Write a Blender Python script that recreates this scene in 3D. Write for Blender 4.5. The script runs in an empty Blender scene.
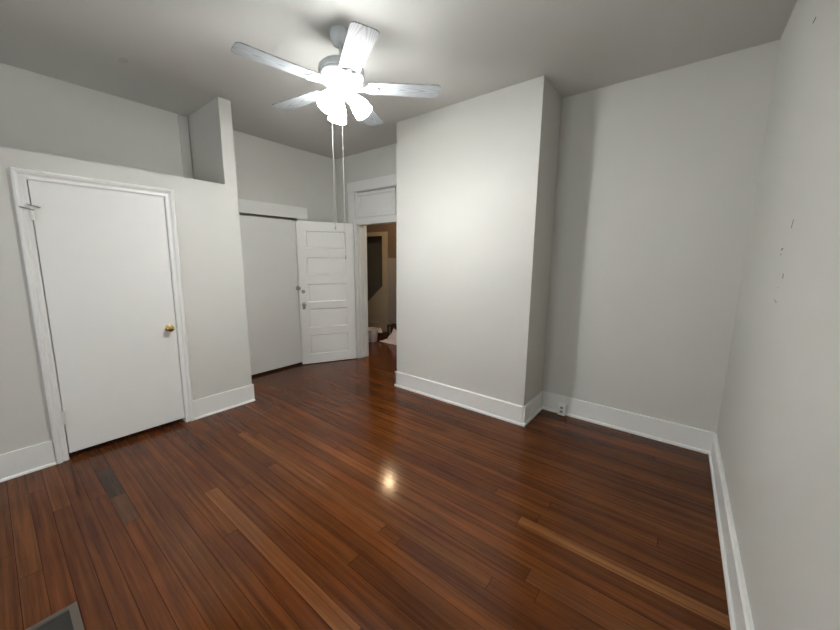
import bpy, bmesh, math, random
from mathutils import Vector, Matrix, noise
random.seed(7)
PI = math.pi
S = bpy.context.scene
C = S.collection

# ------------------------------------------------------------------ camera, world, lights, exposure
F_PX, YAW, PITCH, ROLL, CAM_Z = 338.8, 37.971, 9.318, 0.511, 1.5
y_, t_, r_ = (math.radians(v) for v in (YAW, PITCH, ROLL))
fw = Vector((-math.sin(y_)*math.cos(t_), math.cos(y_)*math.cos(t_), -math.sin(t_)))
rt = Vector((math.cos(y_), math.sin(y_), 0)); up = rt.cross(fw)
rt2 = rt*math.cos(r_)+up*math.sin(r_); up2 = up*math.cos(r_)-rt*math.sin(r_)
cd = bpy.data.cameras.new('camera'); cam = bpy.data.objects.new('camera', cd); C.objects.link(cam)
cd.sensor_width = 36; cd.lens = F_PX*36/840; cd.clip_start = .02
cam.matrix_world = Matrix(((rt2.x, up2.x, -fw.x, 0), (rt2.y, up2.y, -fw.y, 0), (rt2.z, up2.z, -fw.z, CAM_Z), (0, 0, 0, 1)))
S.camera = cam

w = bpy.data.worlds.new('world'); S.world = w; w.use_nodes = True
w.node_tree.nodes['Background'].inputs[0].default_value = (.80, .85, .90, 1)
w.node_tree.nodes['Background'].inputs[1].default_value = .35
S.view_settings.view_transform = 'Standard'; S.view_settings.look = 'None'
S.view_settings.gamma = 1; S.view_settings.use_curve_mapping = False
S.view_settings.exposure = 2.2

SHADE_STRENGTH = 14.0
BULB_STRENGTH = 210.0
HALL_STRENGTH = 110.0
DAY_W = 7.0
al = bpy.data.lights.new('window_daylight', 'AREA'); al.shape = 'RECTANGLE'; al.size = 1.5; al.size_y = 1.5
al.energy = DAY_W; al.color = (.95, .97, 1.0)
alo = bpy.data.objects.new('window_daylight', al); C.objects.link(alo)
alo.location = (-1.55, -2.36, 1.55); alo.rotation_euler = (math.radians(90), 0, 0)   # emits along +y, into the room

# ------------------------------------------------------------------ room measures
AX, LX, RX = -3.4993, -4.2363, 0.3159      # closet partition, recessed left wall, right wall
CY, BY, HZ = 2.895, 3.3789, 2.9328         # chimney face, back wall, ceiling
CX0, CX1 = -2.599, -1.0458                 # chimney breast
E0, E1, TZ = 1.4934, 1.6027, 2.179         # closet end wall, partition top
RY = -2.2                                  # rear wall
WT = .12
HY = 4.85                                  # hall wall

# ------------------------------------------------------------------ materials
def mat(name, col, rough=.5, metal=0, bump=0, scale=60, var=0, vscale=2.0, coat=0, spec=.5, detail=4):
    m = bpy.data.materials.new(name); m.use_nodes = True
    nt = m.node_tree; b = nt.nodes['Principled BSDF']
    b.inputs['Base Color'].default_value = (*col, 1); b.inputs['Roughness'].default_value = rough
    b.inputs['Metallic'].default_value = metal; b.inputs['Coat Weight'].default_value = coat
    b.inputs['Specular IOR Level'].default_value = spec
    tc = nt.nodes.new('ShaderNodeTexCoord')
    if var:
        n = nt.nodes.new('ShaderNodeTexNoise'); n.inputs['Scale'].default_value = vscale; n.inputs['Detail'].default_value = 5
        nt.links.new(tc.outputs['Object'], n.inputs['Vector'])
        mx = nt.nodes.new('ShaderNodeMix'); mx.data_type = 'RGBA'
        mx.inputs[6].default_value = (*[c*(1-var) for c in col], 1); mx.inputs[7].default_value = (*[min(1, c*(1+var)) for c in col], 1)
        nt.links.new(n.outputs['Fac'], mx.inputs[0]); nt.links.new(mx.outputs[2], b.inputs['Base Color'])
    if bump:
        n2 = nt.nodes.new('ShaderNodeTexNoise'); n2.inputs['Scale'].default_value = scale; n2.inputs['Detail'].default_value = detail
        nt.links.new(tc.outputs['Object'], n2.inputs['Vector'])
        bp = nt.nodes.new('ShaderNodeBump'); bp.inputs['Strength'].default_value = bump; bp.inputs['Distance'].default_value = .01
        nt.links.new(n2.outputs['Fac'], bp.inputs['Height']); nt.links.new(bp.outputs[0], b.inputs['Normal'])
    return m

DOORW = mat('white_door_paint', (.88, .88, .85), .40)
WALL = mat('wall_paint', (.62, .615, .573), .6, bump=.08, scale=9, var=.03, vscale=1.3)
CEIL = mat('ceiling_paint', (.60, .597, .565), .75, bump=.10, scale=5, var=.04, vscale=1.1)
TRIM = mat('trim_paint', (.80, .80, .77), .38)
DOORP = mat('door_paint', (.80, .80, .77), .42, bump=.03, scale=12, var=.02)
WHITEM = mat('fan_enamel', (.58, .62, .635), .35)
BRASS = mat('polished_brass', (.78, .58, .24), .18, 1)
STEEL = mat('brushed_steel', (.42, .41, .39), .28, 1)
DARK = mat('recess_shade_black', (.02, .02, .02), .8)  # near-black colour stands in for shade inside vent and outlet slots
GREYTRIM = mat('register_enamel', (.10, .082, .064), .5, .3, var=.1, vscale=20)
BLADEDARK = mat('register_louver', (.04, .032, .026), .8, 0)
CREAM = mat('hall_cream_paint', (.34, .30, .24), .5, var=.08, vscale=4)
BROWN = mat('hall_brown_paint', (.13, .10, .078), .6, var=.1, vscale=4)
MAUVE = mat('hall_lower_paint', (.24, .215, .21), .6, var=.1, vscale=4)
STAIRWELL = mat('stairwell_void_shade', (.07, .07, .065), .7)  # dark grey puts the shade of the stair void into the wall colour
BINW = mat('bin_plastic', (.66, .62, .62), .4)
CLOTHW = mat('cotton_cloth', (.68, .62, .62), .9, bump=.3, scale=40)
DARKWOOD = mat('dark_wood', (.045, .022, .014), .5, var=.3, vscale=15)
SCUFF = mat('scuff_dark', (.13, .12, .11), .9)
STAINM = mat('ceiling_stain_paint', (.545, .54, .51), .8)
PLASTIC = mat('outlet_plastic', (.86, .86, .84), .35)
CHAINM = mat('pull_cord', (.50, .49, .46), .5)

def emis(name, col, strength):
    m = bpy.data.materials.new(name); m.use_nodes = True; nt = m.node_tree
    b = nt.nodes['Principled BSDF']; b.inputs['Base Color'].default_value = (.9, .9, .9, 1); b.inputs['Roughness'].default_value = .3
    b.inputs['Emission Color'].default_value = (*col, 1); b.inputs['Emission Strength'].default_value = strength
    return m
SHADEM = emis('frosted_glass_lit', (.985, .99, .98), SHADE_STRENGTH)
BULBM = emis('bulb_lit', (.985, .99, .98), BULB_STRENGTH)
HALLM = emis('hall_globe_lit', (1.0, .72, .43), HALL_STRENGTH)

def blade_mat():
    m = mat('whitewashed_blade', (.76, .80, .82), .45); nt = m.node_tree; b = nt.nodes['Principled BSDF']
    tc = nt.nodes.new('ShaderNodeTexCoord'); sp = nt.nodes.new('ShaderNodeSeparateXYZ')
    nt.links.new(tc.outputs['Object'], sp.inputs[0])
    def M(op, a, b_=None):
        n = nt.nodes.new('ShaderNodeMath'); n.operation = op
        for i, v in enumerate((a, b_)):
            if v is None: continue
            if isinstance(v, (int, float)): n.inputs[i].default_value = v
            else: nt.links.new(v, n.inputs[i])
        return n.outputs[0]
    ns = nt.nodes.new('ShaderNodeTexNoise'); ns.inputs['Scale'].default_value = 9; ns.inputs['Detail'].default_value = 3
    nt.links.new(tc.outputs['Object'], ns.inputs['Vector'])
    v2 = M('POWER', M('ABSOLUTE', M('ADD', sp.outputs['Y'], .004)), 1.7)
    u = M('ADD', M('MULTIPLY', sp.outputs['X'], 48.0), M('MULTIPLY', v2, 2600.0))
    u = M('ADD', u, M('MULTIPLY', ns.outputs['Fac'], 2.2))
    s = M('SINE', u)
    f = M('SMOOTH_MIN', M('MAXIMUM', s, 0.0), 1.0)
    # arches fade towards the long edges into straight fine grain
    mx = nt.nodes.new('ShaderNodeMix'); mx.data_type = 'RGBA'
    mx.inputs[6].default_value = (.42, .45, .465, 1); mx.inputs[7].default_value = (.17, .185, .195, 1)
    nt.links.new(M('MULTIPLY', f, .75), mx.inputs[0]); nt.links.new(mx.outputs[2], b.inputs['Base Color'])
    return m
BLADEM = blade_mat()

def floor_mat():
    m = bpy.data.materials.new('stained_oak_planks'); m.use_nodes = True; nt = m.node_tree; b = nt.nodes['Principled BSDF']
    L = nt.links.new
    at = nt.nodes.new('ShaderNodeVertexColor'); at.layer_name = 'stain'
    tc = nt.nodes.new('ShaderNodeTexCoord'); mp = nt.nodes.new('ShaderNodeMapping')
    L(tc.outputs['Object'], mp.inputs['Vector']); mp.inputs['Scale'].default_value = (1.3, 42, 1)
    sep = nt.nodes.new('ShaderNodeSeparateColor'); L(at.outputs['Color'], sep.inputs[0])
    # shift the grain from plank to plank by its stain value
    cmb = nt.nodes.new('ShaderNodeCombineXYZ'); mul = nt.nodes.new('ShaderNodeMath'); mul.operation = 'MULTIPLY'; mul.inputs[1].default_value = 900
    L(sep.outputs[0], mul.inputs[0]); L(mul.outputs[0], cmb.inputs[0]); L(mul.outputs[0], cmb.inputs[2])
    add = nt.nodes.new('ShaderNodeVectorMath'); L(mp.outputs[0], add.inputs[0]); L(cmb.outputs[0], add.inputs[1])
    g = nt.nodes.new('ShaderNodeTexNoise'); g.inputs['Scale'].default_value = 1; g.inputs['Detail'].default_value = 6; g.inputs['Roughness'].default_value = .65
    L(add.outputs[0], g.inputs['Vector'])
    cr = nt.nodes.new('ShaderNodeValToRGB'); L(g.outputs['Fac'], cr.inputs[0])
    cr.color_ramp.elements[0].position = .33; cr.color_ramp.elements[0].color = (.56, .50, .45, 1)
    cr.color_ramp.elements[1].position = .68; cr.color_ramp.elements[1].color = (1.25, 1.25, 1.22, 1)
    mx = nt.nodes.new('ShaderNodeMix'); mx.data_type = 'RGBA'; mx.blend_type = 'MULTIPLY'; mx.inputs[0].default_value = 1
    L(at.outputs['Color'], mx.inputs[6]); L(cr.outputs[0], mx.inputs[7])
    # broad worn blotches of the old finish
    n2 = nt.nodes.new('ShaderNodeTexNoise'); n2.inputs['Scale'].default_value = 2.3; n2.inputs['Detail'].default_value = 4; L(tc.outputs['Object'], n2.inputs['Vector'])
    cr2 = nt.nodes.new('ShaderNodeValToRGB'); L(n2.outputs['Fac'], cr2.inputs[0])
    cr2.color_ramp.elements[0].position = .3; cr2.color_ramp.elements[0].color = (.80, .76, .74, 1)
    cr2.color_ramp.elements[1].position = .7; cr2.color_ramp.elements[1].color = (1.12, 1.12, 1.12, 1)
    mx2 = nt.nodes.new('ShaderNodeMix'); mx2.data_type = 'RGBA'; mx2.blend_type = 'MULTIPLY'; mx2.inputs[0].default_value = 1
    L(mx.outputs[2], mx2.inputs[6]); L(cr2.outputs[0], mx2.inputs[7]); L(mx2.outputs[2], b.inputs['Base Color'])
    rr = nt.nodes.new('ShaderNodeMapRange'); L(g.outputs['Fac'], rr.inputs[0]); rr.inputs[3].default_value = .12; rr.inputs[4].default_value = .17
    L(rr.outputs[0], b.inputs['Roughness'])
    b.inputs['Specular IOR Level'].default_value = .24
    return m
FLOORM = floor_mat()

# ------------------------------------------------------------------ mesh helpers
def box(bm, x0, x1, y0, y1, z0, z1, mi=0):
    x0, x1 = min(x0, x1), max(x0, x1); y0, y1 = min(y0, y1), max(y0, y1); z0, z1 = min(z0, z1), max(z0, z1)
    v = [bm.verts.new(p) for p in ((x0,y0,z0),(x1,y0,z0),(x1,y1,z0),(x0,y1,z0),(x0,y0,z1),(x1,y0,z1),(x1,y1,z1),(x0,y1,z1))]
    for f in ((0,3,2,1),(4,5,6,7),(0,1,5,4),(1,2,6,5),(2,3,7,6),(3,0,4,7)):
        bm.faces.new([v[i] for i in f]).material_index = mi
def boxes(*bs):
    bm = bmesh.new()
    for b in bs: box(bm, *b)
    return bm
def lathe(prof, seg=40, mtx=None):
    bm = bmesh.new(); rings = []
    for r, z in prof:
        if r < 1e-6: rings.append([bm.verts.new((0, 0, z))])
        else: rings.append([bm.verts.new((r*math.cos(2*PI*i/seg), r*math.sin(2*PI*i/seg), z)) for i in range(seg)])
    for a, b in zip(rings, rings[1:]):
        for i in range(seg):
            j = (i+1) % seg
            if len(a) == 1 and len(b) == 1: continue
            if len(a) == 1: bm.faces.new((a[0], b[i], b[j]))
            elif len(b) == 1: bm.faces.new((a[i], a[j], b[0]))
            else: bm.faces.new((a[i], a[j], b[j], b[i]))
    bmesh.ops.recalc_face_normals(bm, faces=bm.faces)
    if mtx: bmesh.ops.transform(bm, matrix=mtx, verts=bm.verts)
    return bm
def tube(bm, pts, r, seg=8):
    pts = [Vector(p) for p in pts]; rings = []
    for i, p in enumerate(pts):
        d = (pts[min(i+1, len(pts)-1)]-pts[max(i-1, 0)]).normalized()
        a = d.orthogonal().normalized(); b = d.cross(a)
        if rings:
            a = (pa - d*pa.dot(d)).normalized(); b = d.cross(a)
        pa = a
        rings.append([bm.verts.new(p+(a*math.cos(2*PI*k/seg)+b*math.sin(2*PI*k/seg))*r) for k in range(seg)])
    for q, s in zip(rings, rings[1:]):
        for k in range(seg):
            bm.faces.new((q[k], q[(k+1) % seg], s[(k+1) % seg], s[k]))
    bm.faces.new(rings[0][::-1]); bm.faces.new(rings[-1])
def extrude_profile(bm, prof, p0, p1, out):
    """prof: (out, z) points, swept from p0 to p1 (xy) with 'out' the outward xy direction"""
    out = Vector((*out, 0)); e = []
    for p in (p0, p1):
        e.append([bm.verts.new(Vector((p[0], p[1], 0))+out*o+Vector((0, 0, z))) for o, z in prof])
    n = len(prof)
    for i in range(n):
        bm.faces.new((e[0][i], e[0][(i+1) % n], e[1][(i+1) % n], e[1][i]))
    bm.faces.new(e[0][::-1]); bm.faces.new(e[1])
    bmesh.ops.recalc_face_normals(bm, faces=bm.faces)
def obj(name, bm, m, parent=None, smooth=False, bevel=0):
    me = bpy.data.meshes.new(name); bm.to_mesh(me); bm.free()
    for q in (m if isinstance(m, (list, tuple)) else [m]): me.materials.append(q)
    o = bpy.data.objects.new(name, me); C.objects.link(o)
    if parent: o.parent = parent
    if smooth:
        for p in me.polygons: p.use_smooth = True
        me.set_sharp_from_angle(angle=math.radians(38))
    if bevel:
        b = o.modifiers.new('bevel', 'BEVEL'); b.width = bevel; b.segments = 2; b.limit_method = 'ANGLE'
    return o
def tag(o, label, cat, group=None, kind=None):
    o['label'] = label; o['category'] = cat
    if group: o['group'] = group
    if kind: o['kind'] = kind
    return o
def thing(name, label, cat, loc=(0, 0, 0), rz=0, group=None, kind=None):
    o = bpy.data.objects.new(name, None); C.objects.link(o); o.location = loc; o.rotation_euler = (0, 0, rz)
    o.empty_display_size = .1
    return tag(o, label, cat, group, kind)
def struct(name, bm, m, label, cat, **k):
    return tag(obj(name, bm, m, **k), label, cat, kind='structure')

# ------------------------------------------------------------------ floor: planks along x, one mesh
def build_floor():
    bm = bmesh.new(); cl = bm.loops.layers.float_color.new('stain')
    PWD, GAP = .078, .0016
    x_lo, x_hi, y_lo, y_hi = -5.7, RX+.1, RY-.1, HY+.95
    base = [(.118, .038, .0110), (.106, .034, .0100), (.128, .043, .0125), (.096, .030, .0085), (.138, .047, .0140), (.112, .034, .0095), (.120, .041, .0120)]
    def plank(x0, x1, y0, y1, col):
        v = [bm.verts.new(p) for p in ((x0+GAP/2, y0+GAP/2, 0), (x1-GAP/2, y0+GAP/2, 0), (x1-GAP/2, y1-GAP/2, 0), (x0+GAP/2, y1-GAP/2, 0))]
        f = bm.faces.new(v)
        for l in f.loops: l[cl] = (*col, 1)
        w4 = [bm.verts.new((q.co.x, q.co.y, -.02)) for q in v]
        for i in range(4):
            g = bm.faces.new((v[i], w4[i], w4[(i+1) % 4], v[(i+1) % 4]))
            for l in g.loops: l[cl] = (.012, .006, .004, 1)
    special = {22: [(-.62, .42, (.20, .082, .024))], 4: [(-3.13, -2.70, (.048, .024, .014)), (-2.70, -2.36, (.085, .034, .016))],
               9: [(-2.3, -.9, (.16, .058, .017))], 15: [(-2.9, -1.2, (.15, .053, .015))], 18: [(-.45, .42, (.135, .048, .014))]}
    r0, r1 = int(math.floor(y_lo/PWD)), int(math.ceil(y_hi/PWD))
    for r in range(r0, r1):
        y0, y1 = r*PWD, (r+1)*PWD
        cuts = [x_lo]; x = x_lo+random.uniform(.3, 3.4)
        while x < x_hi-.25:
            cuts.append(x); x += random.uniform(2.0, 5.0)
        cuts.append(x_hi)
        segs = [(a, b, None) for a, b in zip(cuts, cuts[1:])]
        for sa, sb, sc in special.get(r, []):
            ns = []
            for a, b, c in segs:
                if b <= sa or a >= sb or c: ns.append((a, b, c)); continue
                if a < sa-.05: ns.append((a, sa, c))
                if b > sb+.05: ns.append((sb, b, c))
            ns.append((sa, sb, sc)); segs = ns
        for a, b, c in segs:
            if c is None:
                q = random.choice(base); k = random.uniform(.86, 1.16)
                c = tuple(min(1, v*f_*k*random.uniform(.97, 1.03)) for v, f_ in zip(q, (.92, .84, .66)))
            plank(a, b, y0, y1, c)
    # dark subfloor under the gaps
    v = [bm.verts.new(p) for p in ((x_lo, y_lo, -.02), (x_hi, y_lo, -.02), (x_hi, y_hi, -.02), (x_lo, y_hi, -.02))]
    for l in bm.faces.new(v).loops: l[cl] = (.01, .006, .004, 1)
    return struct('floor', bm, FLOORM, 'dark brown stained hardwood plank floor', 'floor')
build_floor()

# ------------------------------------------------------------------ walls and ceiling
bm = boxes((-5.8, RX+.2, RY-.2, BY+WT, HZ, HZ+.1), (-5.8, -2.2, BY+WT, HY+1.0, HZ-.2, HZ+.1))
ceil = struct('ceiling', bm, CEIL, 'light grey painted ceiling with faint patches, above the fan', 'ceiling')
bm = lathe([(0, 0), (.045, 0), (.05, .0015), (0, .0015)], 20, Matrix.Translation((-3.455, .826, HZ-.0015)) @ Matrix.Diagonal((1.1, .55, 1, 1)))
obj('stain', bm, STAINM, ceil)

SK = .0088
def rx(y): return RX+SK*(BY-y)
bm = bmesh.new()
box(bm, 0, 1, 0, 1, 0, 1)
for v in bm.verts:
    y = BY+WT if v.co.y > .5 else RY-.12
    v.co = (rx(y)+.12*v.co.x, y, HZ*v.co.z)
struct('wall_right', bm, WALL, 'blank light grey wall on the right with a few nail marks', 'wall')
wr = bpy.data.objects['wall_right']
wrp = []
for pts, w_ in ([((2.335, 2.520), (2.295, 2.522)), .004], [((2.040, 1.672), (2.052, 1.640)), .0025], [((2.046, 1.455), (2.042, 1.435)), .0025],
                [((2.155, 1.553), (2.146, 1.562), (2.138, 1.558)), .004], [((2.160, 1.537), (2.150, 1.533)), .004],
                [((2.132, 1.342), (2.095, 1.330), (2.06, 1.335)), .0016], [((2.11, 1.395), (2.085, 1.395)), .0014]):
    bm = bmesh.new(); tube(bm, [(rx(a*1.034)-.0004, a*1.034, 1.5+(b-1.5)*1.034) for a, b in pts], w_/2, 6); obj('scuff_mark', bm, SCUFF, wr)

struct('wall_back', boxes(
    (LX-.12, -3.82, BY, BY+WT, 0, HZ), (-3.02, RX+.0, BY, BY+WT, 0, HZ), (-3.82, -3.02, BY, BY+WT, 2.42, HZ)),
    WALL, 'light grey back wall behind the chimney breast with the doorway', 'wall')
wb = bpy.data.objects['wall_back']
for pts in ([(.091, .98), (.16, .972), (.228, .975)], [(.087, .728), (.17, .722), (.235, .736)], [(-.60, 1.42), (-.52, 1.30), (-.46, 1.20)]):
    bm = bmesh.new(); tube(bm, [(a, BY+.0008, b) for a, b in pts], .0028, 8); obj('paint_crease', bm, WALL, wb, smooth=True)
struct('wall_chimney', boxes((CX0, CX1, CY, BY, 0, HZ)), WALL, 'light grey chimney breast projecting from the back wall', 'wall')

# recessed left wall with an opening (an added backing board keeps it dark) for the slab closet door
DY0, DY1 = 1.915, 2.700
struct('wall_left', boxes(
    (LX-.12, LX, RY-.12, DY0, 0, HZ), (LX-.12, LX, DY1, BY, 0, HZ), (LX-.12, LX, DY0, DY1, 2.04, HZ),
    (LX-.16, LX-.115, DY0-.05, DY1+.05, 0, 2.08)), WALL, 'recessed light grey left wall above the closet and beside the open door', 'wall')
# closet partition (front face x = AX) with door opening
PY0, PY1, PZ = .243, 1.006, 2.003
struct('wall_closet', boxes(
    (AX-.11, AX, RY-.12, PY0-.032, 0, TZ), (AX-.11, AX, PY1, E0, 0, TZ), (AX-.11, AX, PY0-.032, PY1, PZ, TZ),
    (LX, AX, E0, E1, 0, HZ), (LX, AX-.11, RY-.12, E0, TZ-.10, TZ-.02)),
    WALL, 'light grey closet partition stopping short of the ceiling, with end wall rising to it', 'wall')
# rear wall with the window behind the camera
struct('wall_rear', boxes(
    (AX, -2.25, RY-.12, RY, 0, HZ), (-.85, RX+.05, RY-.12, RY, 0, HZ), (-2.25, -.85, RY-.12, RY, 0, .85), (-2.25, -.85, RY-.12, RY, 2.25, HZ),
    (LX, AX, RY-.12, RY, TZ, HZ)), WALL, 'light grey rear wall with a window opening, out of view', 'wall')

# vertical board in the corner of the loft above the closet
struct('trim_1', boxes((LX, LX+.018, 1.405, 1.484, TZ-.02, HZ-.01)), WALL, 'narrow vertical board in the corner above the closet', 'trim')

# ------------------------------------------------------------------ baseboards
PROF = [(0, 0), (.030, 0), (.030, .010), (.026, .020), (.018, .024), (.018, .166), (.022, .169), (.022, .176), (.014, .182), (0, .182)]
PROFL = [(0, 0), (.026, 0), (.026, .008), (.022, .014), (.014, .017), (.014, .182), (0, .182)]
SHOE = [(0.017, 0), (.030, 0), (.030, .010), (.026, .020), (.017, .024)]
def bb(name, runs, label, prof=PROF):
    bm = bmesh.new()
    for p0, p1, out, *pp in runs: extrude_profile(bm, pp[0] if pp else prof, p0, p1, out)
    return struct(name, bm, TRIM, label, 'baseboard')
bb('baseboard_chimney', [((CX0-.016, CY), (CX1-.002, CY), (0, -1), PROF), ((CX1-.01, CY), (CX1+.030, CY), (0, -1), [(0, 0), (.030, 0), (.030, .010), (.026, .020), (0, .024)]),
    ((CX1, CY-.013), (CX1, BY), (1, 0)), ((CX0, CY-.018), (CX0, BY-.02), (-1, 0))], 'white baseboard with shoe moulding around the foot of the chimney breast')
bb('baseboard_back', [((CX1+.018, BY), (RX-.01, BY), (0, -1))], 'white baseboard along the back wall right of the chimney breast', prof=[p if p[1] > .16 else p for p in PROF[:5]]+[(.018, .180), (0, .182)])
bb('baseboard_right', [((rx(RY), RY), (rx(BY-.018), BY-.018), (-1, 0))], 'white baseboard with rounded cap along the right wall')
bb('baseboard_closet', [((AX, RY), (AX, .156), (1, 0)), ((AX, 1.046), (AX, E1+.012), (1, 0))], 'white baseboard on the closet partition on both sides of its door', prof=PROFL)

# ------------------------------------------------------------------ closet door, its casing
def casing_profile(bm, path, prof, normal):
    """mitred casing around a rectangular opening on a plane x = const: path = list of (y, z) inner corners, prof = (offset outward, proud)"""
    rings = []
    n = len(path)
    for i, (a, b) in enumerate(path):
        dirs = []
        if i > 0: dirs.append(Vector((a-path[i-1][0], b-path[i-1][1])).normalized())
        if i < n-1: dirs.append(Vector((path[i+1][0]-a, path[i+1][1]-b)).normalized())
        nr = [Vector((-d.y, d.x)) for d in dirs]
        if len(nr) == 2: m = (nr[0]+nr[1]); m = m/(m.dot(nr[0]))
        else: m = nr[0]
        rings.append([bm.verts.new((normal+pr, a+m.x*of, b+m.y*of)) for of, pr in prof])
    k = len(prof)
    for q, s in zip(rings, rings[1:]):
        for i in range(k): bm.faces.new((q[i], q[(i+1) % k], s[(i+1) % k], s[i]))
    bm.faces.new(rings[0]); bm.faces.new(rings[-1][::-1])
    bmesh.ops.recalc_face_normals(bm, faces=bm.faces)
bm = bmesh.new()
CPROF = [(-.004, 0), (-.004, .010), (.004, .015), (.022, .013), (.030, .017), (.036, .024), (.050, .028), (.058, .024), (.062, .020), (.062, 0)]
casing_profile(bm, [(PY0, .0), (PY0, PZ-.004), (PY1, PZ-.004), (PY1, .0)], CPROF, AX)
box(bm, AX-.11, AX, PY0-.001, PY0+.004, 0, PZ); box(bm, AX-.11, AX, PY1-.004, PY1+.001, 0, PZ)
struct('trim_2', bm, TRIM, 'white moulded casing around the closet door in the partition', 'door casing')

d1 = thing('door_1', 'flat white closet door with brass knob in the left partition', 'door', (AX, PY0, 0), kind='structure')
obj('slab', boxes((-.036, 0.004, .009, PY1-PY0-.008, .045, PZ-.007)), DOORP, d1, bevel=.002)
def knob(parent, loc, rz, m, name='knob', r=.027, proj=.055):
    prof = [(0, 0), (.030, 0), (.031, .004), (.026, .008), (.012, .011), (.010, .028), (.014, .032), (r, .040), (r*1.06, .047), (r*.95, .053), (r*.55, proj+.003), (0, proj+.004)]
    bm = lathe(prof, 28, Matrix.Translation(loc) @ Matrix.Rotation(rz, 4, 'Z') @ Matrix.Rotation(PI/2, 4, 'Y'))
    o = obj(name, bm, m, parent, smooth=True); return o
k = knob(d1, (.004, .702, .893), 0, BRASS); k['label'] = 'polished brass round knob'
# hinges: leaf on the casing, barrel, leaf on the door
for zz in (.335, 1.785):
    bm = boxes((.003, .0115, .002, .034, zz-.047, zz+.047))
    tube(bm, [(.019, .004, zz-.049), (.019, .004, zz+.049)], .010, 10)
    obj('hinge', bm, TRIM, d1, smooth=True)
# a painted hook and eye across the gap at the upper hinge
bm = bmesh.new()
tube(bm, [(.020, -.055, 1.822), (.030, -.040, 1.815), (.032, .0, 1.806), (.022, .014, 1.800)], .004, 8)
tube(bm, [(.018, -.012, 1.84), (.030, .0, 1.832), (.030, .025, 1.828), (.012, .046, 1.822)], .0035, 8)
obj('hook_latch', bm, STEEL, d1, smooth=True)['label'] = 'small grey hook latch'
obj('strike', boxes((-.004, .002, PY1-PY0-.006, PY1-PY0-.003, .885, .925)), STEEL, d1)

# the old frame and its door have settled out of plumb by about two centimetres over their height
for o in list(d1.children)+[bpy.data.objects['trim_2']]:
    for v in o.data.vertices: v.co.y += (v.co.z-2.0)*.0115
# ------------------------------------------------------------------ slab closet door in the recess, its frame
bm = boxes((LX, LX+.024, 1.83, 2.850, 2.028, 2.182), (LX, LX+.022, 2.700, 2.838, 0, 2.022))
box(bm, LX-.1, LX, DY1-.002, DY1+.002, 0, 2.03)
struct('trim_3', bm, TRIM, 'wide flat white door frame around the recessed closet door', 'door casing', bevel=.002)
d2 = thing('door_2', 'flat white closet door with dark metal knob in the recess, beside the open panelled door', 'door', (LX, DY0, 0), kind='structure')
obj('slab', boxes((-.022, .016, .006, DY1-DY0-.006, .028, 1.998)), DOORP, d2, bevel=.002)
k = knob(d2, (.016, DY1-DY0-.048, 1.093), 0, STEEL, r=.025); k['label'] = 'dark metal round knob'

# ------------------------------------------------------------------ doorway frame with transom
bm = boxes((-3.955, -3.820, BY-.022, BY, 0, 2.44), (-3.02, -2.885, BY-.022, BY, 0, 2.44), (-3.965, -2.875, BY-.028, BY, 2.430, 2.563),
           (-3.820, -3.02, BY-.012, BY+WT, 1.978, 2.070), (-3.82, -3.02, BY+.06, BY+.075, 2.07, 2.42),  # second board is added behind the sash to block hall light leaking through
           (-3.822, -3.800, BY, BY+WT, 0, 2.42), (-3.04, -3.018, BY, BY+WT, 0, 2.42),
           (-3.800, -3.788, BY+.05, BY+.09, 0, 1.978), (-3.052, -3.04, BY+.05, BY+.09, 0, 1.978),
           (-3.93, -3.79, BY+WT, BY+WT+.06, 0, 2.1), (-3.04, -2.92, BY+WT, BY+WT+.02, 0, 2.1), (-3.93, -2.92, BY+WT, BY+WT+.02, 2.04, 2.16))
struct('trim_4', bm, TRIM, 'wide flat white casing around the doorway and its transom', 'door casing', bevel=.002)
tr = thing('window_1', 'white painted transom panel above the doorway', 'transom', (-3.42, BY, 2.074), kind='structure')
bm = boxes((-.368, .368, 0, .03, .002, .044), (-.368, .368, 0, .03, .292, .334), (-.368, -.322, 0, .03, .044, .292), (.322, .368, 0, .03, .044, .292))
sash = obj('sash', bm, TRIM, tr, bevel=.003)
bm = boxes((-.322, .322, .018, .026, .044, .292), (-.300, .300, .013, .018, .064, .272))
obj('panel', bm, DOORP, tr, bevel=.003)
tr.rotation_euler = (math.radians(2.2), 0, 0)

# ------------------------------------------------------------------ open five-panel door
hx, hy, ex, ey = -3.836, 3.334, -4.197, 2.640
ang = math.atan2(ey-hy, ex-hx)
d3 = thing('door_3', 'white five panelled door standing open against the recessed closet', 'door', (hx, hy, 0), ang, kind='structure')
DW, DT = .772, .044
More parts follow.
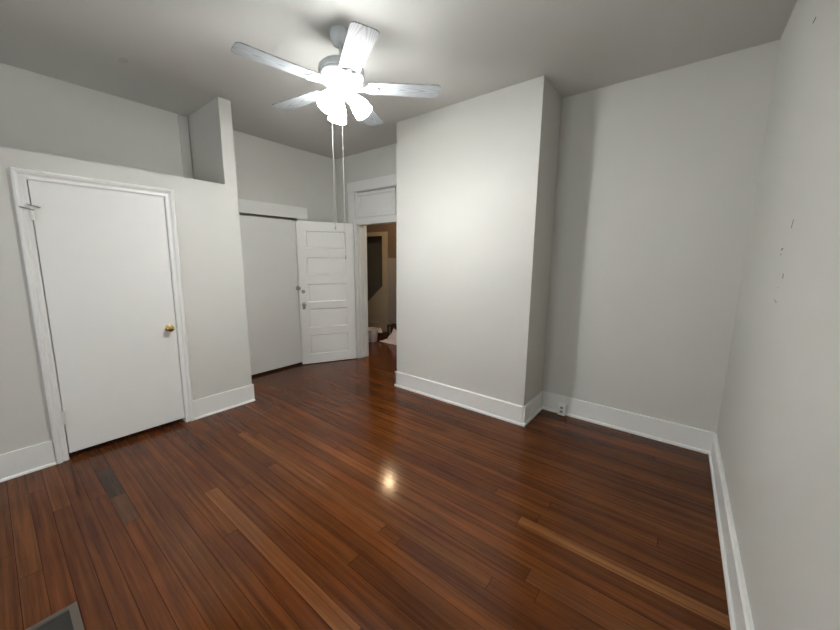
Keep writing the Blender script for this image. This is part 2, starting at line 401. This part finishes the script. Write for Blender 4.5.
# local: x along the door from the hinge, +y away from the room side?  room face = the face towards the camera
pz = [(.140, .425), (.530, .800), (.895, 1.150), (1.270, 1.515), (1.635, 1.872)]
P0, P1, DZ0, DZ1 = .116, .662, .010, 1.995
bm = bmesh.new()
box(bm, 0, P0, -DT/2, DT/2, DZ0, DZ1); box(bm, P1, DW, -DT/2, DT/2, DZ0, DZ1)
zz = [DZ0]+[v for p in pz for v in p]+[DZ1]
for a, b in zip(zz[0::2], zz[1::2]): box(bm, P0, P1, -DT/2, DT/2, a, b)
obj('door_frame', bm, DOORW, d3)
for a, b in pz:
    bm = bmesh.new()
    for s in (-1, 1):
        # sunk moulding, then a flat field
        rings = []
        for ins, dep in ((0, DT/2-.0005), (.002, DT/2-.006), (.008, DT/2-.009), (.013, DT/2-.019), (.020, DT/2-.017), (.026, DT/2-.014), (.030, DT/2-.014)):
            rings.append([bm.verts.new((x, s*dep, z)) for x, z in ((P0+ins, a+ins), (P1-ins, a+ins), (P1-ins, b-ins), (P0+ins, b-ins))])
        for q, r in zip(rings, rings[1:]):
            for i in range(4): bm.faces.new((q[i], q[(i+1) % 4], r[(i+1) % 4], r[i]))
        bm.faces.new(rings[-1])
    bmesh.ops.recalc_face_normals(bm, faces=bm.faces)
    obj('panel', bm, DOORW, d3)
# room face is +y or -y depending on the angle: find the one towards the camera
side = 1 if Vector((-math.sin(ang), math.cos(ang))).dot(Vector((-hx, -hy))) > 0 else -1
def face_lathe(prof, x, z, seg=24):
    return lathe(prof, seg, Matrix.Translation((x, side*DT/2, z)) @ Matrix.Rotation(-side*PI/2, 4, 'X'))
obj('deadbolt', face_lathe([(0, 0), (.025, 0), (.026, .004), (.023, .010), (.012, .012), (0, .012)], .716, 1.047), STEEL, d3, smooth=True)['label'] = 'round metal deadbolt'
bm = face_lathe([(0, 0), (.026, 0), (.027, .003), (.020, .007), (.010, .010), (.009, .026), (.018, .032), (.024, .040), (.022, .048), (.012, .053), (0, .054)], .716, .870)
hd = obj('knob', bm, STEEL, d3, smooth=True); hd['label'] = 'bright metal knob'
bm = boxes((.696, .736, side*DT/2, side*(DT/2+.004), .80, .90)); obj('escutcheon', bm, STEEL, d3, bevel=.0015)
for z in (.25, 1.0, 1.75):
    bm = bmesh.new(); tube(bm, [(-.004, side*(DT/2+.002), z-.045), (-.004, side*(DT/2+.002), z+.045)], .007, 10)
    obj('hinge', bm, TRIM, d3, smooth=True)

# ------------------------------------------------------------------ hall beyond the doorway
struct('wall_hall', bm := boxes((-4.70, -2.2, HY, HY+.1, 1.52, HZ), (-5.7, -4.70, HY, HY+.1, 1.945, HZ)), BROWN, 'brown painted upper wall of the hall seen through the doorway', 'wall')
struct('wall_hall_lower', boxes((-4.70, -2.2, HY, HY+.1, 0, 1.52)), MAUVE, 'greyish lower wall of the hall right of the cream post', 'wall')
bm = bmesh.new()
pl = [(-5.7, 0), (-4.72, 0), (-4.72, .985), (-5.14, .645), (-5.7, .19)]
for yy in (HY, HY+.08): bm.faces.new([bm.verts.new((x, yy, z)) for x, z in pl])
bm.verts.ensure_lookup_table()
for i in range(5): bm.faces.new([bm.verts[i], bm.verts[(i+1) % 5], bm.verts[5+(i+1) % 5], bm.verts[5+i]])
bmesh.ops.recalc_face_normals(bm, faces=bm.faces)
for z0, z1, pr in ((.37, .40, .014), (.0, .215, .016), (.205, .225, .022)): box(bm, -5.6, -4.72, HY-pr, HY, z0, z1)
struct('wall_stair', bm, CREAM, 'cream panelled stair side with sloping top in the hall', 'wall')
struct('trim_5', boxes((-4.72, -4.586, HY-.02, HY+.1, 0, 2.02), (-5.6, -4.72, HY-.02, HY, 1.945, 2.02)), CREAM, 'tall cream post and head of the dark stair opening in the hall', 'trim')
struct('wall_stairwell', boxes((-5.8, -4.5, HY+.22, HY+.32, 0, HZ)), STAIRWELL, 'back of the stairwell in the hall, shade of the void painted dark', 'wall')
struct('wall_hall_end', boxes((-5.8, -5.7, BY, HY+1.0, 0, HZ), (-2.3, -2.2, BY+WT, HY+.1, 0, HZ), (-5.7, LX-.12, BY+WT-.1, BY+WT, 0, HZ)), BROWN, 'brown side walls closing the hall', 'wall')

# hall ceiling lamp: a small warm globe on a rod, hidden from the photograph by the transom, seen in the floor's gloss
hl = thing('pendant_lamp', 'small warm globe lamp hanging in the hall above the doorway head', 'lamp', (-3.75, 3.955, 2.40))
obj('globe', lathe([(0, -.04), (.02, -.0346), (.0346, -.02), (.04, 0), (.0346, .02), (.02, .0346), (0, .04)], 24), HALLM, hl, smooth=True)
bm = bmesh.new(); tube(bm, [(0, 0, .036), (0, 0, HZ-.2-2.40)], .008, 8); obj('rod', bm, STEEL, hl)

# things on the hall floor
t = thing('waste_bin', 'round whitish bin on the hall floor just past the door jamb', 'bin', (-4.475, 4.27, 0))
obj('body', lathe([(0, 0), (.105, 0), (.112, .01), (.128, .225), (.126, .225), (.108, .02), (0, .018)], 36), BINW, t, smooth=True)
bm = bmesh.new(); tube(bm, [(.13*math.cos(i*PI/16), .13*math.sin(i*PI/16), .226) for i in range(33)], .008, 8); obj('rim', bm, BINW, t, smooth=True)

def heap(w_, d_, h_, seed, peak=0.0, n=34):
    bm = bmesh.new(); g = []
    for i in range(n+1):
        row = []
        for j in range(n+1):
            u, v = 2*i/n-1, 2*j/n-1
            r = min(1, math.hypot(u, v)); th = math.atan2(v, u)
            m = max(abs(u), abs(v)); k = (m/ (math.hypot(u, v) or 1))
            uu, vv = u*k, v*k                       # square to disc
            rr = math.hypot(uu, vv); lim = 1+.16*math.sin(3*th+seed)+.08*math.sin(7*th+seed*2)
            pk = math.exp(-((uu-peak)**2*2.2+vv*vv*1.6))
            z = h_*(1-rr**2.2)*pk
            z += (.16*h_)*(abs(noise.noise((uu*3+seed, vv*3, 1)))*2-.3)*(1-rr**3)
            z += (.08*h_)*noise.noise((uu*8+seed, vv*8, 4))*(1-rr**3)
            row.append(bm.verts.new((uu*w_/2*lim, vv*d_/2*lim, max(.004*(1-rr)+.001, z))))
        g.append(row)
    for i in range(n):
        for j in range(n): bm.faces.new((g[i][j], g[i+1][j], g[i+1][j+1], g[i][j+1]))
    bmesh.ops.recalc_face_normals(bm, faces=bm.faces)
    return bm
o = obj('cloth_heap', heap(.50, .26, .28, 3.1, .42), CLOTHW, smooth=True); o.location = (-4.10, 4.45, .0)
tag(o, 'crumpled white cloth heaped on the hall floor beside the bin', 'cloth')
o = obj('crumpled_paper', heap(.12, .10, .09, 8.4, 0, 18), CLOTHW, smooth=True); o.location = (-4.57, 4.60, .10)
tag(o, 'small crumpled white paper lying on the dark box behind the bin', 'paper')
o = obj('wooden_box', boxes((-.13, .13, -.08, .08, 0, .10)), DARKWOOD, bevel=.004); o.location = (-4.60, 4.62, 0)
tag(o, 'low dark wooden box on the hall floor behind the bin', 'box')
t = thing('slatted_crate', 'dark slatted wooden crate behind the white cloth in the hall', 'crate', (-4.26, 4.70, 0), 0)
obj('base', boxes((-.15, .15, -.07, .07, 0, .02)), DARKWOOD, t)
for sx in (-.135, -.045, .045, .135):
    for sy in (-.06, .06): obj('slat', boxes((sx-.014, sx+.014, sy-.008, sy+.008, .02, .24)), DARKWOOD, t)
for sy in (-.06, .06): obj('rail', boxes((-.15, .15, sy-.011, sy+.011, .24, .27)), DARKWOOD, t)

# ------------------------------------------------------------------ ceiling fan
FX, FY = -1.912, 1.597
fan = thing('ceiling_fan', 'white five bladed ceiling fan with three lit glass shades', 'ceiling fan', (FX, FY, 0))
def fobj(name, bm, m, parent=fan, **k): return obj(name, bm, m, parent, **k)
fobj('canopy', lathe([(0, HZ), (.066, HZ), (.068, HZ-.012), (.064, HZ-.045), (.050, HZ-.072), (.026, HZ-.084), (0, HZ-.085)]), WHITEM, smooth=True)
bm = bmesh.new(); tube(bm, [(0, 0, HZ-.07), (0, 0, 2.74)], .0125, 14); fobj('downrod', bm, WHITEM, smooth=True)
mh = fobj('motor_housing', lathe([(0, 2.762), (.030, 2.762), (.034, 2.750), (.090, 2.744), (.128, 2.734), (.144, 2.718), (.147, 2.698), (.147, 2.682), (.142, 2.679), (.142, 2.672),
    (.147, 2.669), (.145, 2.656), (.132, 2.642), (.120, 2.638), (.118, 2.630), (.094, 2.624), (.090, 2.616), (0, 2.616)], 48), WHITEM, smooth=True)
ANG0, BZ = -29.0, 2.612
def blade_mesh():
    bm = bmesh.new(); r0, r1, w0, w1, th = .175, .645, .122, .150, .0055
    pts = []
    def arc(cx, cy, r, a0, a1, n=6):
        return [(cx+r*math.cos(math.radians(a0+(a1-a0)*i/n)), cy+r*math.sin(math.radians(a0+(a1-a0)*i/n))) for i in range(n+1)]
    cr = .030
    pts += arc(r0+.02, -w0/2+.02, .02, 180, 270) + arc(r1-cr, -w1/2+cr, cr, 270, 360) + arc(r1-cr, w1/2-cr, cr, 0, 90) + arc(r0+.02, w0/2-.02, .02, 90, 180)
    a = [bm.verts.new((x, y, -th/2)) for x, y in pts]; b = [bm.verts.new((x, y, th/2)) for x, y in pts]
    bm.faces.new(a[::-1]); bm.faces.new(b)
    for i in range(len(pts)):
        j = (i+1) % len(pts); bm.faces.new((a[i], a[j], b[j], b[i]))
    return bm
def bracket_mesh():
    """cast blade iron: an arm from the hub widening to a scrolled plate under the blade"""
    bm = bmesh.new(); th = .004
    out = [(.085, -.016), (.125, -.013), (.150, -.020), (.170, -.040), (.195, -.050), (.218, -.047), (.228, -.034), (.222, -.020), (.236, -.012), (.250, 0)]
    pts = out+[(x, -y) for x, y in out[-2::-1]]
    z0 = -.0075
    def zc(x): return z0-.010*max(0, (.16-x)/.075)
    a = [bm.verts.new((x, y, zc(x)-th)) for x, y in pts]; b = [bm.verts.new((x, y, zc(x)+th*.6)) for x, y in pts]
    n = len(pts)
    h = n//2
    for i in range(h):
        j, k_, l_ = i+1, n-1-i-1, n-1-i
        if j == k_:
            bm.faces.new((a[i], a[l_], a[j])); bm.faces.new((b[i], b[j], b[l_])); continue
        bm.faces.new((a[i], a[l_], a[k_], a[j])); bm.faces.new((b[i], b[j], b[k_], b[l_]))
    for i in range(n):
        j = (i+1) % n; bm.faces.new((a[i], a[j], b[j], b[i]))
    bmesh.ops.recalc_face_normals(bm, faces=bm.faces)
    for x, y in ((.195, -.03), (.195, .03), (.228, 0)):
        bmesh.ops.create_uvsphere(bm, u_segments=10, v_segments=6, radius=.006, matrix=Matrix.Translation((x, y, z0-.004)))
    for s in (-1, 1):
        tube(bm, [(.165, s*.008, z0-.006), (.180, s*.022, z0-.006), (.200, s*.022, z0-.006), (.206, s*.010, z0-.006), (.196, s*.006, z0-.006)], .003, 6)
    return bm
PITCH_B = math.radians(-5)
bl = obj('blade', blade_mesh(), BLADEM, fan, bevel=.0015); br = obj('blade_iron', bracket_mesh(), WHITEM, bl)
for i in range(5):
    if i: 
        b2 = bl.copy(); C.objects.link(b2); b2.parent = fan; r2 = br.copy(); C.objects.link(r2); r2.parent = b2
    else: b2 = bl
    b2.matrix_local = Matrix.Translation((0, 0, BZ)) @ Matrix.Rotation(math.radians(ANG0+72*i), 4, 'Z') @ Matrix.Rotation(PITCH_B, 4, 'X')
lk = fobj('light_kit', lathe([(0, 2.638), (.062, 2.638), (.066, 2.625), (.060, 2.605), (.064, 2.598), (.064, 2.575), (.050, 2.555), (.030, 2.540), (.014, 2.525), (.012, 2.510), (0, 2.506)], 36), WHITEM, smooth=True)
SH = [(.0, .0), (.024, 0), (.026, .018), (.034, .036), (.046, .060), (.053, .085), (.054, .110), (.058, .128), (.0555, .128), (.051, .110), (.050, .085), (.043, .060), (.031, .037), (.022, .02), (0, .02)]
for i, az in enumerate((36, 156, 276)):
    a = math.radians(az); tilt = math.radians(143)
    m4 = Matrix.Translation((.060*math.cos(a), .060*math.sin(a), 2.565)) @ Matrix.Rotation(a, 4, 'Z') @ Matrix.Rotation(tilt, 4, 'Y') @ Matrix.Scale(1.1, 4)
    arm = bmesh.new(); tube(arm, [(.035*math.cos(a), .035*math.sin(a), 2.588), (.052*math.cos(a), .052*math.sin(a), 2.577), (.066*math.cos(a), .066*math.sin(a), 2.558)], .020, 14)
    obj('lamp_holder', arm, WHITEM, lk, smooth=True)
    obj('glass_shade', lathe(SH, 32, m4), SHADEM, lk, smooth=True)
    obj('bulb', lathe([(0, .03), (.014, .032), (.016, .05), (.026, .072), (.029, .088), (.024, .104), (.012, .113), (0, .115)], 20, m4), BULBM, lk, smooth=True)
for (cx, cy, z1) in ((-1.949-FX, 1.537-FY, 1.72), (-1.905-FX, 1.585-FY, 1.52)):
    bm = bmesh.new(); tube(bm, [(cx, cy, 2.56), (cx, cy, z1)], .0019, 6)
    pc = fobj('pull_chain', bm, CHAINM)
    obj('pull_knob', lathe([(0, z1+.006), (.004, z1+.002), (.006, z1-.012), (.004, z1-.022), (0, z1-.024)], 10, Matrix.Translation((cx, cy, 0))), CHAINM, pc, smooth=True)

# ------------------------------------------------------------------ floor register and wall outlet
x0, x1, y0, y1, fr = -1.958, -1.655, -.235, .074, .026
rg = thing('floor_register', 'tan metal floor register with dark louvers, set in the floor planks', 'floor vent', (x0, y0, 0))
W_, D_ = x1-x0, y1-y0
obj('frame', boxes((0, W_, 0, fr, 0.0005, .005), (0, W_, D_-fr, D_, 0.0005, .005), (0, fr, fr, D_-fr, 0.0005, .005), (W_-fr, W_, fr, D_-fr, 0.0005, .005)), GREYTRIM, rg, bevel=.001)
obj('backing', boxes((fr, W_-fr, fr, D_-fr, .0003, .0009)), DARK, rg)  # flat black sheet painted as the shade below the louvers
n = 20
for i in range(n):
    x = fr+(W_-2*fr)*(i+.5)/n
    obj('louver', boxes((x-.0024, x+.0024, fr, D_-fr, .001, .0035)), BLADEDARK, rg)

ot = thing('wall_outlet', 'white surface mounted double outlet on the back baseboard near the chimney', 'outlet', (-.822, BY-.018, .002))
obj('outlet_box', boxes((-.037, .037, -.050, 0, .003, .108)), PLASTIC, ot, bevel=.004)
for z in (.042, .082):
    rc = obj('receptacle', lathe([(0, 0), (.015, 0), (.015, .0015), (0, .0015)], 20, Matrix.Translation((0, -.0495, z)) @ Matrix.Rotation(PI/2, 4, 'X')), mat('receptacle_face', (.35, .34, .33), .4), ot)
    rc['label'] = 'grey receptacle'
    obj('slot', boxes((-.007, -.005, -.0515, -.0508, z-.002, z+.007), (.005, .007, -.0515, -.0508, z-.002, z+.007)), DARK, rc)
